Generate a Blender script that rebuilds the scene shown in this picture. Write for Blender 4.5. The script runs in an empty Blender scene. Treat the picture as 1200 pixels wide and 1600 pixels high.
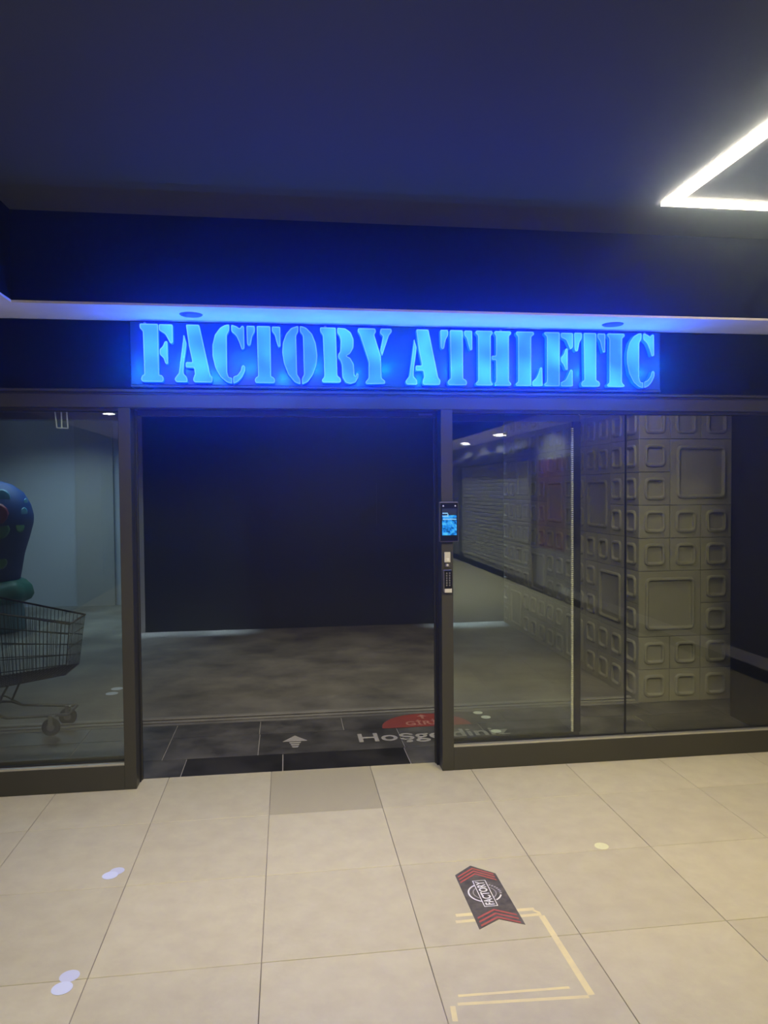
import bpy, bmesh, math, random
from mathutils import Vector, Matrix
random.seed(7)
sc = bpy.context.scene
col = sc.collection

# ------------------------------------------------------------------ camera
CAM = (0.0, -4.318, 1.70)
YAW, PITCH, ROLL = 0.1316, -0.030385, -0.007759
cam_d = bpy.data.cameras.new('camera')
cam_d.sensor_fit = 'VERTICAL'
cam_d.sensor_height = 36.0
cam_d.lens = 1152.85 / 1600 * 36.0
cam_d.clip_start = 0.05
cam = bpy.data.objects.new('camera', cam_d)
col.objects.link(cam)
_w = Vector((math.sin(YAW) * math.cos(PITCH), math.cos(YAW) * math.cos(PITCH), math.sin(PITCH)))
_r = Vector((math.cos(YAW), -math.sin(YAW), 0))
_u = _r.cross(_w)
_r2 = math.cos(ROLL) * _r + math.sin(ROLL) * _u
_u2 = -math.sin(ROLL) * _r + math.cos(ROLL) * _u
_m = Matrix((_r2, _u2, -_w)).transposed().to_4x4()
_m.translation = Vector(CAM)
cam.matrix_world = _m
sc.camera = cam

# ------------------------------------------------------------------ view, world
sc.view_settings.view_transform = 'Standard'
sc.view_settings.look = 'None'
sc.view_settings.exposure = 0.0
sc.view_settings.gamma = 1.0
sc.view_settings.use_curve_mapping = False
sc.cycles.use_denoising = True
sc.cycles.max_bounces = 10
sc.cycles.transparent_max_bounces = 24
sc.cycles.sample_clamp_indirect = 4.0
wd = bpy.data.worlds.new('world')
sc.world = wd
wd.use_nodes = True
wd.node_tree.nodes['Background'].inputs[0].default_value = (0.010, 0.011, 0.014, 1)
wd.node_tree.nodes['Background'].inputs[1].default_value = 0.4
# thin haze added in place of lens bloom round the sign and the light strips
_vs = wd.node_tree.nodes.new('ShaderNodeVolumeScatter')
_vs.inputs['Color'].default_value = (0.70, 0.90, 1, 1)
_vs.inputs['Density'].default_value = 0.03
_vs.inputs['Anisotropy'].default_value = 0.93
wd.node_tree.links.new(_vs.outputs['Volume'], wd.node_tree.nodes['World Output'].inputs['Volume'])
sc.cycles.volume_bounces = 0


# ------------------------------------------------------------------ lamps
def area(name, loc, size, power, color, direction=(0, 0, -1), spread=180, size_y=None):
    d = bpy.data.lights.new(name, 'AREA')
    d.shape = 'RECTANGLE'
    d.size = size
    d.size_y = size_y or size
    d.energy = power
    d.color = color
    d.spread = math.radians(spread)
    o = bpy.data.objects.new(name, d)
    col.objects.link(o)
    o.location = loc
    o.rotation_euler = Vector(direction).to_track_quat('-Z', 'Y').to_euler()
    return o


def spot(name, loc, target, power, color, cone=90, blend=0.6, radius=0.06):
    d = bpy.data.lights.new(name, 'SPOT')
    d.energy = power
    d.color = color
    d.spot_size = math.radians(cone)
    d.spot_blend = blend
    d.shadow_soft_size = radius
    o = bpy.data.objects.new(name, d)
    col.objects.link(o)
    o.location = loc
    o.rotation_euler = (Vector(target) - Vector(loc)).to_track_quat('-Z', 'Y').to_euler()
    return o


WARM = (1.0, 0.87, 0.38)
COOL = (0.86, 0.90, 1.0)
BLUE = (0.0, 0.19, 1.0)
# ceiling panels of the mall corridor, above and behind the camera
area('ceiling_panel_lamp_right', (2.1, -2.55, 3.06), 1.6, 38, WARM, (0, 0.62, -1), spread=95, size_y=0.4)
area('ceiling_panel_lamp_left', (-0.4, -2.55, 3.06), 1.6, 38, (1.0, 0.93, 0.72), (0, 0.62, -1), spread=95, size_y=0.4)
area('ceiling_panel_lamp_rear', (1.2, -7.5, 3.08), 2.2, 165, (0.92, 1.0, 0.92), spread=130)
area('ceiling_panel_lamp_far', (1.2, -11.5, 3.08), 2.2, 220, (0.92, 1.0, 0.92), spread=130)
# lamps of the shop, with two added fills: wall washer above the dark wall, ceiling lamp in the back room
area('wall_washer_left', (-1.15, 4.72, 2.66), 1.3, 2.2, (0.55, 0.80, 1.0), spread=14, size_y=0.05)
area('wall_washer_right', (2.3, 4.72, 2.66), 0.9, 2.2, (0.55, 0.80, 1.0), spread=14, size_y=0.05)
area('shop_fill_lamp', (0.6, 2.6, 2.70), 1.6, 20, (1.0, 0.95, 0.78), spread=160)  # added fill that brightens the dim shop interior
area('back_room_lamp', (-3.0, 5.6, 2.68), 1.2, 44, (0.56, 0.82, 1.0), spread=150)
area('column_fill_lamp', (2.3, 0.42, 2.72), 0.5, 10, (1.0, 0.93, 0.62), (0.1, 0.25, -1), spread=150)  # added fill that brightens the tiled column and floor behind the right glass


# ------------------------------------------------------------------ helpers
def tag(o, label=None, cat=None, group=None, kind=None):
    if label:
        o['label'] = label
    if cat:
        o['category'] = cat
    if group:
        o['group'] = group
    if kind:
        o['kind'] = kind
    return o


def link(name, me, mat=None, parent=None, loc=(0, 0, 0), rot=(0, 0, 0)):
    o = bpy.data.objects.new(name, me)
    col.objects.link(o)
    if mat is not None:
        for m in (mat if isinstance(mat, (list, tuple)) else (mat,)):
            me.materials.append(m)
    o.parent = parent
    o.location = loc
    o.rotation_euler = rot
    return o


def empty(name, loc=(0, 0, 0)):
    o = bpy.data.objects.new(name, None)
    o.empty_display_size = 0.1
    o.location = loc
    col.objects.link(o)
    return o


def to_mesh(bm, name, smooth=False):
    bmesh.ops.recalc_face_normals(bm, faces=bm.faces)
    me = bpy.data.meshes.new(name)
    bm.to_mesh(me)
    bm.free()
    if smooth:
        for p in me.polygons:
            p.use_smooth = True
    return me


def bm_box(bm, lo, hi, bevel=0.0, seg=1):
    x0, y0, z0 = lo
    x1, y1, z1 = hi
    vs = [bm.verts.new(p) for p in ((x0, y0, z0), (x1, y0, z0), (x1, y1, z0), (x0, y1, z0),
                                    (x0, y0, z1), (x1, y0, z1), (x1, y1, z1), (x0, y1, z1))]
    fs = [bm.faces.new([vs[i] for i in f]) for f in ((0, 3, 2, 1), (4, 5, 6, 7), (0, 1, 5, 4), (1, 2, 6, 5), (2, 3, 7, 6), (3, 0, 4, 7))]
    if bevel > 0:
        es = list({e for f in fs for e in f.edges})
        bmesh.ops.bevel(bm, geom=es, offset=bevel, segments=seg, affect='EDGES', profile=0.5)
    return bm


def box(name, lo, hi, mat, parent=None, bevel=0.0, seg=1):
    bm = bmesh.new()
    off = parent_offset(parent)
    bm_box(bm, lo, hi, bevel, seg)
    bmesh.ops.translate(bm, vec=-off, verts=bm.verts)
    return link(name, to_mesh(bm, name), mat, parent)


def parent_offset(p):
    v = Vector((0, 0, 0))
    while p is not None:
        v += Vector(p.location)
        p = p.parent
    return v


def struct(name, lo, hi, mat, bevel=0.0):
    return tag(box(name, lo, hi, mat, None, bevel), kind='structure')


def bm_tube(bm, pts, r, n=8, cap=True):
    pts = [Vector(p) for p in pts]
    rings = []
    prev = None
    for i, p in enumerate(pts):
        if i == 0:
            d = pts[1] - p
        elif i == len(pts) - 1:
            d = p - pts[i - 1]
        else:
            d = (pts[i + 1] - p).normalized() + (p - pts[i - 1]).normalized()
        d.normalize()
        if prev is None:
            a = Vector((0, 0, 1)) if abs(d.z) < 0.9 else Vector((1, 0, 0))
            s = d.cross(a).normalized()
        else:
            s = (prev - d * prev.dot(d)).normalized()
        prev = s
        t = d.cross(s)
        rings.append([bm.verts.new(p + (s * math.cos(2 * math.pi * k / n) + t * math.sin(2 * math.pi * k / n)) * r) for k in range(n)])
    for a, b in zip(rings, rings[1:]):
        for k in range(n):
            bm.faces.new((a[k], a[(k + 1) % n], b[(k + 1) % n], b[k]))
    if cap:
        bm.faces.new(list(reversed(rings[0])))
        bm.faces.new(rings[-1])
    return bm


def bm_lathe(bm, prof, n=32, center=(0, 0, 0), wob=None):
    c = Vector(center)
    rings = []
    for (r, z) in prof:
        ring = []
        for k in range(n):
            a = 2 * math.pi * k / n
            rr = r * (1 + (wob(a, z) if wob else 0))
            ring.append(bm.verts.new(c + Vector((rr * math.cos(a), rr * math.sin(a), z))))
        rings.append(ring)
    for a, b in zip(rings, rings[1:]):
        for k in range(n):
            bm.faces.new((a[k], a[(k + 1) % n], b[(k + 1) % n], b[k]))
    bm.faces.new(list(reversed(rings[0])))
    bm.faces.new(rings[-1])
    return bm


def bm_prism(bm, pts, z0, z1):
    """flat polygon (x, y) extruded from z0 to z1"""
    a = [bm.verts.new((x, y, z0)) for x, y in pts]
    b = [bm.verts.new((x, y, z1)) for x, y in pts]
    n = len(pts)
    bm.faces.new(list(reversed(a)))
    bm.faces.new(b)
    for i in range(n):
        bm.faces.new((a[i], a[(i + 1) % n], b[(i + 1) % n], b[i]))
    return bm


def flat(name, pts, z0, z1, mat, parent=None):
    bm = bmesh.new()
    off = parent_offset(parent)
    bm_prism(bm, [(x - off.x, y - off.y) for x, y in pts], z0 - off.z, z1 - off.z)
    return link(name, to_mesh(bm, name), mat, parent)


def text_mesh(name, s, mat, parent, mat4, size, extrude=0.0006, width=None, bold=0.0, shear=0.0):
    """lettering as a thin mesh; width stretches it along its line"""
    cu = bpy.data.curves.new(name, 'FONT')
    cu.body = s
    cu.size = size
    cu.extrude = extrude
    cu.offset = bold
    cu.align_x = 'CENTER'
    cu.align_y = 'CENTER'
    cu.resolution_u = 3
    tmp = bpy.data.objects.new(name, cu)
    col.objects.link(tmp)
    dg = bpy.context.evaluated_depsgraph_get()
    me = bpy.data.meshes.new_from_object(tmp.evaluated_get(dg))
    bpy.data.objects.remove(tmp)
    me.materials.clear()
    if width:
        xs = [v.co.x for v in me.vertices]
        k = width / (max(xs) - min(xs))
        c0 = (max(xs) + min(xs)) / 2
        for v in me.vertices:
            v.co.x = (v.co.x - c0) * k
    me.transform(mat4)
    off = parent_offset(parent)
    me.transform(Matrix.Translation(-off))
    return link(name, me, mat, parent)


# ------------------------------------------------------------------ materials
def mat(name, color, rough=0.5, metal=0.0, spec=0.5, emit=None, emit_s=0.0, noise=None, bump=None, rand=0.0, coat=0.0):
    """noise = (scale, amount, detail, dark colour); bump = (scale, strength)"""
    m = bpy.data.materials.new(name)
    m.use_nodes = True
    nt = m.node_tree
    b = nt.nodes['Principled BSDF']
    b.inputs['Base Color'].default_value = (*color, 1)
    b.inputs['Roughness'].default_value = rough
    b.inputs['Metallic'].default_value = metal
    b.inputs['Specular IOR Level'].default_value = spec
    b.inputs['Coat Weight'].default_value = coat
    if emit:
        b.inputs['Emission Color'].default_value = (*emit, 1)
        b.inputs['Emission Strength'].default_value = emit_s
    tc = None
    if noise or bump:
        tc = nt.nodes.new('ShaderNodeNewGeometry')
    last = None
    if noise:
        sc_, amt, det, dark = noise
        n = nt.nodes.new('ShaderNodeTexNoise')
        n.inputs['Scale'].default_value = sc_
        n.inputs['Detail'].default_value = det
        n.inputs['Roughness'].default_value = 0.6
        nt.links.new(tc.outputs['Position'], n.inputs['Vector'])
        r = nt.nodes.new('ShaderNodeMapRange')
        r.inputs['From Min'].default_value = 0.35
        r.inputs['From Max'].default_value = 0.68
        r.inputs['To Max'].default_value = amt
        nt.links.new(n.outputs['Fac'], r.inputs['Value'])
        mx = nt.nodes.new('ShaderNodeMix')
        mx.data_type = 'RGBA'
        nt.links.new(r.outputs['Result'], mx.inputs[0])
        mx.inputs[6].default_value = (*color, 1)
        mx.inputs[7].default_value = (*dark, 1)
        last = mx.outputs[2]
        nt.links.new(last, b.inputs['Base Color'])
    if rand:
        oi = nt.nodes.new('ShaderNodeObjectInfo')
        r = nt.nodes.new('ShaderNodeMapRange')
        r.inputs['To Min'].default_value = 1 - rand
        r.inputs['To Max'].default_value = 1 + rand
        nt.links.new(oi.outputs['Random'], r.inputs['Value'])
        hs = nt.nodes.new('ShaderNodeHueSaturation')
        nt.links.new(r.outputs['Result'], hs.inputs['Value'])
        if last:
            nt.links.new(last, hs.inputs['Color'])
        else:
            hs.inputs['Color'].default_value = (*color, 1)
        nt.links.new(hs.outputs['Color'], b.inputs['Base Color'])
    if bump:
        n = nt.nodes.new('ShaderNodeTexNoise')
        n.inputs['Scale'].default_value = bump[0]
        n.inputs['Detail'].default_value = 4
        nt.links.new(tc.outputs['Position'], n.inputs['Vector'])
        bp = nt.nodes.new('ShaderNodeBump')
        bp.inputs['Strength'].default_value = bump[1]
        bp.inputs['Distance'].default_value = 0.01
        nt.links.new(n.outputs['Fac'], bp.inputs['Height'])
        nt.links.new(bp.outputs['Normal'], b.inputs['Normal'])
    return m


def glass_mat(name, tint, base=0.045):
    """thin architectural pane: clear, with a Fresnel-like mirror reflection on each face"""
    m = bpy.data.materials.new(name)
    m.use_nodes = True
    nt = m.node_tree
    nt.nodes.remove(nt.nodes['Principled BSDF'])
    tr = nt.nodes.new('ShaderNodeBsdfTransparent')
    tr.inputs[0].default_value = (*tint, 1)
    gl = nt.nodes.new('ShaderNodeBsdfGlossy')
    gl.inputs['Roughness'].default_value = 0.0
    gl.inputs['Color'].default_value = (1, 1, 1, 1)
    lw = nt.nodes.new('ShaderNodeLayerWeight')
    lw.inputs['Blend'].default_value = 0.5
    p = nt.nodes.new('ShaderNodeMath')
    p.operation = 'POWER'
    nt.links.new(lw.outputs['Facing'], p.inputs[0])
    p.inputs[1].default_value = 5.0
    r = nt.nodes.new('ShaderNodeMapRange')
    r.inputs['To Min'].default_value = base
    r.inputs['To Max'].default_value = 1.0
    nt.links.new(p.outputs[0], r.inputs['Value'])
    mx = nt.nodes.new('ShaderNodeMixShader')
    nt.links.new(r.outputs['Result'], mx.inputs[0])
    nt.links.new(tr.outputs[0], mx.inputs[1])
    nt.links.new(gl.outputs[0], mx.inputs[2])
    nt.links.new(mx.outputs[0], nt.nodes['Material Output'].inputs['Surface'])
    return m


def letter_mat(name, low, high):
    """back-lit acrylic: brighter where a lamp sits behind the face"""
    m = bpy.data.materials.new(name)
    m.use_nodes = True
    nt = m.node_tree
    nt.nodes.remove(nt.nodes['Principled BSDF'])
    g = nt.nodes.new('ShaderNodeNewGeometry')
    n = nt.nodes.new('ShaderNodeTexNoise')
    n.inputs['Scale'].default_value = 5.5
    n.inputs['Detail'].default_value = 0.5
    nt.links.new(g.outputs['Position'], n.inputs['Vector'])
    cr = nt.nodes.new('ShaderNodeValToRGB')
    cr.color_ramp.elements[0].position = 0.35
    cr.color_ramp.elements[0].color = (*low, 1)
    cr.color_ramp.elements[1].position = 0.70
    cr.color_ramp.elements[1].color = (*high, 1)
    nt.links.new(n.outputs['Fac'], cr.inputs[0])
    em = nt.nodes.new('ShaderNodeEmission')
    nt.links.new(cr.outputs[0], em.inputs[0])
    em.inputs[1].default_value = 1.0
    nt.links.new(em.outputs[0], nt.nodes['Material Output'].inputs['Surface'])
    return m


M = {}
M['tile'] = mat('beige floor tile', (0.61, 0.565, 0.38), 0.42, spec=0.4, noise=(9.0, 0.8, 12, (0.525, 0.475, 0.315)), bump=(45, 0.12), rand=0.05)
M['tile_dark'] = mat('darker beige floor tile', (0.46, 0.42, 0.275), 0.42, spec=0.4, noise=(5.0, 0.35, 8, (0.41, 0.365, 0.24)), bump=(60, 0.03))
M['grout'] = mat('tile grout', (0.36, 0.31, 0.25), 0.9, noise=(3.0, 1.0, 2, (0.13, 0.11, 0.09)))
M['ceiling'] = mat('dark grey ceiling paint', (0.070, 0.076, 0.078), 0.7, spec=0.1, bump=(90, 0.05))
M['bulkhead'] = mat('black bulkhead paint', (0.004, 0.006, 0.011), 0.7, spec=0.08)
M['soffit'] = mat('white soffit paint', (0.87, 0.84, 0.79), 0.7, noise=(2.0, 0.5, 4, (0.58, 0.54, 0.50)))
M['fascia'] = mat('black fascia panel', (0.004, 0.006, 0.012), 0.5, spec=0.12)
M['board'] = mat('blue sign board', (0.007, 0.060, 0.092), 0.38, spec=0.5)
M['frame'] = mat('charcoal aluminium frame', (0.047, 0.046, 0.036), 0.42, spec=0.4, noise=(4.0, 0.5, 3, (0.038, 0.037, 0.031)))
M['leaf'] = mat('dark door leaf frame', (0.014, 0.014, 0.013), 0.5, spec=0.2)
M['seal'] = mat('black rubber seal', (0.008, 0.008, 0.009), 0.6)
M['alu'] = mat('pale aluminium edge', (0.55, 0.55, 0.52), 0.32, metal=0.7)
M['brush'] = mat('grey brush bristles', (0.62, 0.60, 0.52), 0.7)
M['glass'] = glass_mat('window glass', (0.93, 0.96, 0.95), 0.042)
M['concrete'] = mat('dark concrete floor', (0.23, 0.22, 0.195), 0.7, noise=(1.9, 1.0, 12, (0.085, 0.082, 0.075)), bump=(25, 0.15))
M['screed'] = mat('floor transition strip', (0.26, 0.25, 0.22), 0.55, noise=(6, 0.6, 4, (0.16, 0.15, 0.13)))
M['stone'] = mat('dark grey slate tile', (0.030, 0.029, 0.027), 0.5, spec=0.3, noise=(4.0, 1.0, 13, (0.13, 0.125, 0.115)), rand=0.25)
M['stone_black'] = mat('black polished stone tile', (0.010, 0.010, 0.010), 0.25, noise=(2.2, 1.0, 9, (0.055, 0.053, 0.05)), rand=0.2)
M['stone_grout'] = mat('pale stone grout', (0.42, 0.40, 0.36), 0.9)
M['dark_wall'] = mat('charcoal painted wall board', (0.045, 0.050, 0.056), 0.6, spec=0.3, noise=(0.7, 0.4, 2, (0.036, 0.040, 0.046)))
M['black_wall'] = mat('black interior wall', (0.012, 0.012, 0.014), 0.6, spec=0.2)
M['pale_wall'] = mat('pale back room wall', (0.42, 0.45, 0.50), 0.7, noise=(1.0, 0.4, 3, (0.36, 0.39, 0.44)))
M['shop_ceiling'] = mat('dark shop ceiling', (0.06, 0.06, 0.07), 0.8)
M['relief'] = mat('grey moulded relief tile', (0.30, 0.285, 0.225), 0.6, noise=(6, 0.5, 4, (0.25, 0.235, 0.19)), rand=0.05)
M['mall_wall'] = mat('grey mall side wall', (0.10, 0.10, 0.105), 0.6)
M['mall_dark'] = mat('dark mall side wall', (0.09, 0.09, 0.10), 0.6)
M['mall_pale'] = mat('pale mall side wall', (0.34, 0.34, 0.33), 0.6)
M['shutter'] = mat('pale grey roller shutter', (0.50, 0.50, 0.46), 0.5)
M['poster'] = mat('red brown poster print', (0.30, 0.07, 0.04), 0.5, noise=(2.5, 1.0, 6, (0.05, 0.02, 0.02)))
M['pattern'] = mat('black and grey pattern print', (0.02, 0.02, 0.025), 0.5, noise=(9, 1.0, 3, (0.16, 0.16, 0.17)))
M['led'] = mat('white light strip', (0.9, 0.9, 0.85), 0.4, emit=(1.0, 0.86, 0.64), emit_s=6.5)
M['led_side'] = mat('frosted side of light strip', (0.9, 0.9, 0.85), 0.4, emit=(1.0, 0.88, 0.68), emit_s=50.0)
M['lamp'] = mat('downlight lens', (0.9, 0.9, 0.9), 0.4, emit=(1.0, 0.97, 0.88), emit_s=40.0)
M['lamp_off'] = mat('unlit downlight insert', (0.10, 0.10, 0.11), 0.4)
M['face'] = letter_mat('blue lit acrylic face', (0.055, 0.30, 27.0), (0.10, 0.72, 27.0))
M['rim'] = letter_mat('pale blue lit acrylic rim', (0.16, 0.46, 27.0), (0.22, 0.80, 27.0))
M['side'] = letter_mat('blue lit acrylic side', (0.010, 0.16, 7.0), (0.02, 0.24, 7.0))
M['white'] = mat('white print', (0.80, 0.80, 0.78), 0.5)
M['faded_white'] = mat('faded white vinyl', (0.42, 0.40, 0.37), 0.6, noise=(14, 0.5, 4, (0.30, 0.285, 0.26)))
M['faded_red'] = mat('faded red vinyl', (0.30, 0.045, 0.032), 0.6, noise=(8, 0.6, 4, (0.20, 0.03, 0.025)))
M['pink_text'] = mat('pink vinyl lettering', (0.45, 0.20, 0.16), 0.6)
M['sticker'] = mat('dark grey floor sticker', (0.085, 0.075, 0.062), 0.6, spec=0.2, noise=(22, 0.9, 5, (0.17, 0.155, 0.13)))
M['sticker_red'] = mat('worn red stripe', (0.50, 0.13, 0.10), 0.6, spec=0.2, noise=(30, 0.5, 3, (0.36, 0.08, 0.07)))
M['tape'] = mat('pale yellow floor tape', (0.86, 0.76, 0.38), 0.6, noise=(12, 0.8, 3, (0.72, 0.64, 0.38)))
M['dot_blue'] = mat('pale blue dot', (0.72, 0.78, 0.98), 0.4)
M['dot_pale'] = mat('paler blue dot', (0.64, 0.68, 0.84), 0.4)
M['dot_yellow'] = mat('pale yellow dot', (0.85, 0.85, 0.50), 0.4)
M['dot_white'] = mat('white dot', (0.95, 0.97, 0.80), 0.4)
M['device'] = mat('black device plastic', (0.006, 0.006, 0.008), 0.4, spec=0.15)
M['device_edge'] = mat('grey device edge', (0.12, 0.11, 0.12), 0.4, metal=0.3)
M['silver'] = mat('silver plastic', (0.62, 0.61, 0.58), 0.4)
M['key'] = mat('grey key print', (0.16, 0.16, 0.18), 0.5)
M['chrome'] = mat('dull steel wire', (0.11, 0.11, 0.11), 0.42, metal=0.7)
M['rubber'] = mat('black rubber tyre', (0.012, 0.012, 0.012), 0.8, spec=0.2)
M['hub'] = mat('grey wheel hub', (0.14, 0.14, 0.135), 0.5)
M['plastic_grey'] = mat('dark grey plastic handle', (0.05, 0.05, 0.055), 0.5)
M['toy_blue'] = mat('glossy blue toy shell', (0.002, 0.028, 0.13), 0.55, spec=0.15)
M['toy_green'] = mat('green toy trim', (0.012, 0.12, 0.09), 0.5)
M['toy_red'] = mat('red toy spot', (0.16, 0.010, 0.035), 0.5)
M['toy_dark'] = mat('dark green toy spot', (0.03, 0.16, 0.05), 0.45)
M['toy_teal'] = mat('teal toy spot', (0.03, 0.16, 0.26), 0.5)
M['toy_pale'] = mat('pale teal toy plinth', (0.07, 0.19, 0.24), 0.5)
M['acrylic'] = mat('pale acrylic edge', (0.75, 0.85, 0.95), 0.3)

# screen of the terminal: blurred bright picture, it gives off light
ms = bpy.data.materials.new('lit terminal screen')
ms.use_nodes = True
nt = ms.node_tree
nt.nodes.remove(nt.nodes['Principled BSDF'])
g = nt.nodes.new('ShaderNodeNewGeometry')
n_ = nt.nodes.new('ShaderNodeTexNoise')
n_.inputs['Scale'].default_value = 42
n_.inputs['Detail'].default_value = 2
nt.links.new(g.outputs['Position'], n_.inputs['Vector'])
cr = nt.nodes.new('ShaderNodeValToRGB')
cr.color_ramp.elements[0].position = 0.36
cr.color_ramp.elements[0].color = (0.006, 0.06, 0.20, 1)
cr.color_ramp.elements[1].position = 0.50
cr.color_ramp.elements[1].color = (0.02, 0.30, 0.95, 1)
e3 = cr.color_ramp.elements.new(0.68)
e3.color = (0.10, 0.62, 1.0, 1)
nt.links.new(n_.outputs['Fac'], cr.inputs[0])
em = nt.nodes.new('ShaderNodeEmission')
nt.links.new(cr.outputs[0], em.inputs[0])
nt.links.new(em.outputs[0], nt.nodes['Material Output'].inputs['Surface'])
M['screen'] = ms
M['screen_dark'] = mat('dim upper part of screen', (0.01, 0.012, 0.02), 0.3, emit=(0.006, 0.012, 0.04), emit_s=1.0)
M['screen_lit'] = mat('pale blue screen text', (0.1, 0.2, 0.3), 0.3, emit=(0.20, 0.50, 0.75), emit_s=1.0)

# ------------------------------------------------------------------ mall shell
XL, XR = -3.05, 4.12           # side walls of the corridor
CEIL, SOF = 3.12, 2.657        # ceiling tray, white soffit
YB = -15.0                     # rear wall of the corridor
TH = 0.151                     # line where mall tiles meet the shop's stone

floor = struct('floor', (XL - 0.2, YB, -0.12), (XR + 0.2, TH, -0.004), M['grout'])
bm = bmesh.new()
bm_box(bm, (-0.2985, -0.3025, -0.012), (0.2985, 0.3025, 0.0), 0.0012)
tile_me = to_mesh(bm, 'floor_tile')
tile_me.materials.append(M['tile'])
dark_me = tile_me.copy()
dark_me.materials.clear()
dark_me.materials.append(M['tile_dark'])
for j in range(9):
    yc = TH - 0.608 * (j + 0.5)
    for i in range(-4, 8):
        xc = -0.408 + 0.6 * i
        me = dark_me if (j == 0 and i == 1) else tile_me
        t = link('floor_tile', me, None, floor, (xc, yc, random.uniform(-0.0006, 0.0)))
bm = bmesh.new()                 # the tiles behind the camera, joined
for j in range(9, 25):
    yc = TH - 0.608 * (j + 0.5)
    for i in range(-4, 8):
        xc = -0.408 + 0.6 * i
        bm_box(bm, (xc - 0.2985, yc - 0.3025, -0.012), (xc + 0.2985, yc + 0.3025, 0.0))
tag(link('rear_floor_tiles', to_mesh(bm, 'rear_floor_tiles'), M['tile'], floor), kind='stuff')

ceiling = struct('ceiling', (-1.36, YB, CEIL), (3.30, -0.36, CEIL + 0.1), M['ceiling'])
# black bulkhead faces round the ceiling tray
struct('trim_1', (-1.36, -0.36, SOF + 0.012), (3.30, 0.0, CEIL + 0.1), M['bulkhead'])
struct('trim_2', (XL - 0.2, YB, SOF + 0.012), (-1.36, 0.0, CEIL + 0.1), M['bulkhead'])
struct('trim_3', (3.30, YB, SOF + 0.012), (XR + 0.2, 0.0, CEIL + 0.1), M['bulkhead'])
# white underside
sof = struct('ceiling.001', (-1.36, -0.36, SOF), (3.30, 0.0, SOF + 0.012), M['soffit'])
sofl = struct('ceiling.002', (XL - 0.2, YB, SOF), (-1.36, 0.0, SOF + 0.012), M['soffit'])
sofr = struct('ceiling.003', (3.30, YB, SOF), (XR + 0.2, 0.0, SOF + 0.012), M['soffit'])


def downlight(x, y, parent, lit):
    bm = bmesh.new()
    off = parent_offset(parent)
    bm_lathe(bm, [(0.045, -0.003), (0.058, -0.004), (0.062, 0.0), (0.062, 0.004)], 24)
    o = link('downlight_ring', to_mesh(bm, 'downlight_ring'), M['lamp_off'] if not lit else M['white'], parent, (x, y, SOF))
    bm = bmesh.new()
    bm_lathe(bm, [(0.046 if not lit else 0.07, -0.005), (0.046 if not lit else 0.07, 0.001)], 24)
    link('downlight_lens', to_mesh(bm, 'downlight_lens'), M['lamp'] if lit else M['lamp_off'], o)


downlight(-0.50, -0.185, sof, False)
downlight(1.908, -0.180, sof, False)
for (x, y) in ((-2.15, -5.05), (-2.05, -8.6)):
    downlight(x, y, sofl, True)
for (x, y) in ((3.80, -4.75), (3.72, -8.2), (3.86, -8.5), (3.70, -10.6), (3.84, -11.0)):
    downlight(x, y, sofr, True)
for (x, y) in ((3.80, -6.6), (3.80, -8.3), (3.80, -9.4), (3.80, -10.6), (3.80, -12.0)):
    spot('soffit_spot', (x, y, SOF - 0.02), (x + 0.22, y, 0), 75, (0.86, 1.0, 0.90), 150, 0.5, 0.04)

wall_mr = struct('wall_right', (XR, YB, 0), (XR + 0.2, -4.4, SOF), M['mall_pale'])
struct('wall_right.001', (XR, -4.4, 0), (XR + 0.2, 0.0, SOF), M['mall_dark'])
wall_ml = struct('wall_left', (XL - 0.2, YB, 0), (XL, 0.0, SOF), M['mall_wall'])
struct('wall_back', (XL - 0.2, YB - 0.2, 0), (XR + 0.2, YB, CEIL + 0.1), M['mall_wall'])
struct('baseboard_right', (XR - 0.015, YB, 0), (XR, -0.02, 0.11), M['black_wall'])
struct('trim_4', (XR - 0.02, -6.2, 0.11), (XR, -0.02, 0.21), M['white'])

# what stands along the right mall wall (seen mirrored in the shop glass)
sh = tag(empty('roller_shutter', (XR, -10.0, 0)), 'pale grey roller shutter closing the shop along the right mall wall', 'shutter')
bm = bmesh.new()
for k in range(26):
    z = 0.22 + 0.076 * k
    bm_box(bm, (-0.035, -2.5, z), (-0.012, 2.5, z + 0.066), 0.008)
tag(link('slat', to_mesh(bm, 'slats'), M['shutter'], sh), kind='stuff')
box('shutter_rail', (XR - 0.05, -12.62, 0.0), (XR - 0.002, -12.5, 2.3), M['frame'], sh)
box('shutter_rail', (XR - 0.05, -7.5, 0.0), (XR - 0.002, -7.38, 2.3), M['frame'], sh)
box('shutter_box', (XR - 0.16, -12.62, 2.2), (XR - 0.002, -7.38, 2.38), M['frame'], sh)
p = box('wall_poster', (XR - 0.02, -7.2, 0.75), (XR - 0.001, -6.0, 2.15), M['poster'])
tag(p, 'dull red brown poster beside the roller shutter', 'poster')
p = box('wall_poster', (XR - 0.02, -5.9, 0.9), (XR - 0.001, -4.6, 2.15), M['pattern'])
tag(p, 'black and grey patterned poster on the right mall wall', 'poster')

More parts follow.
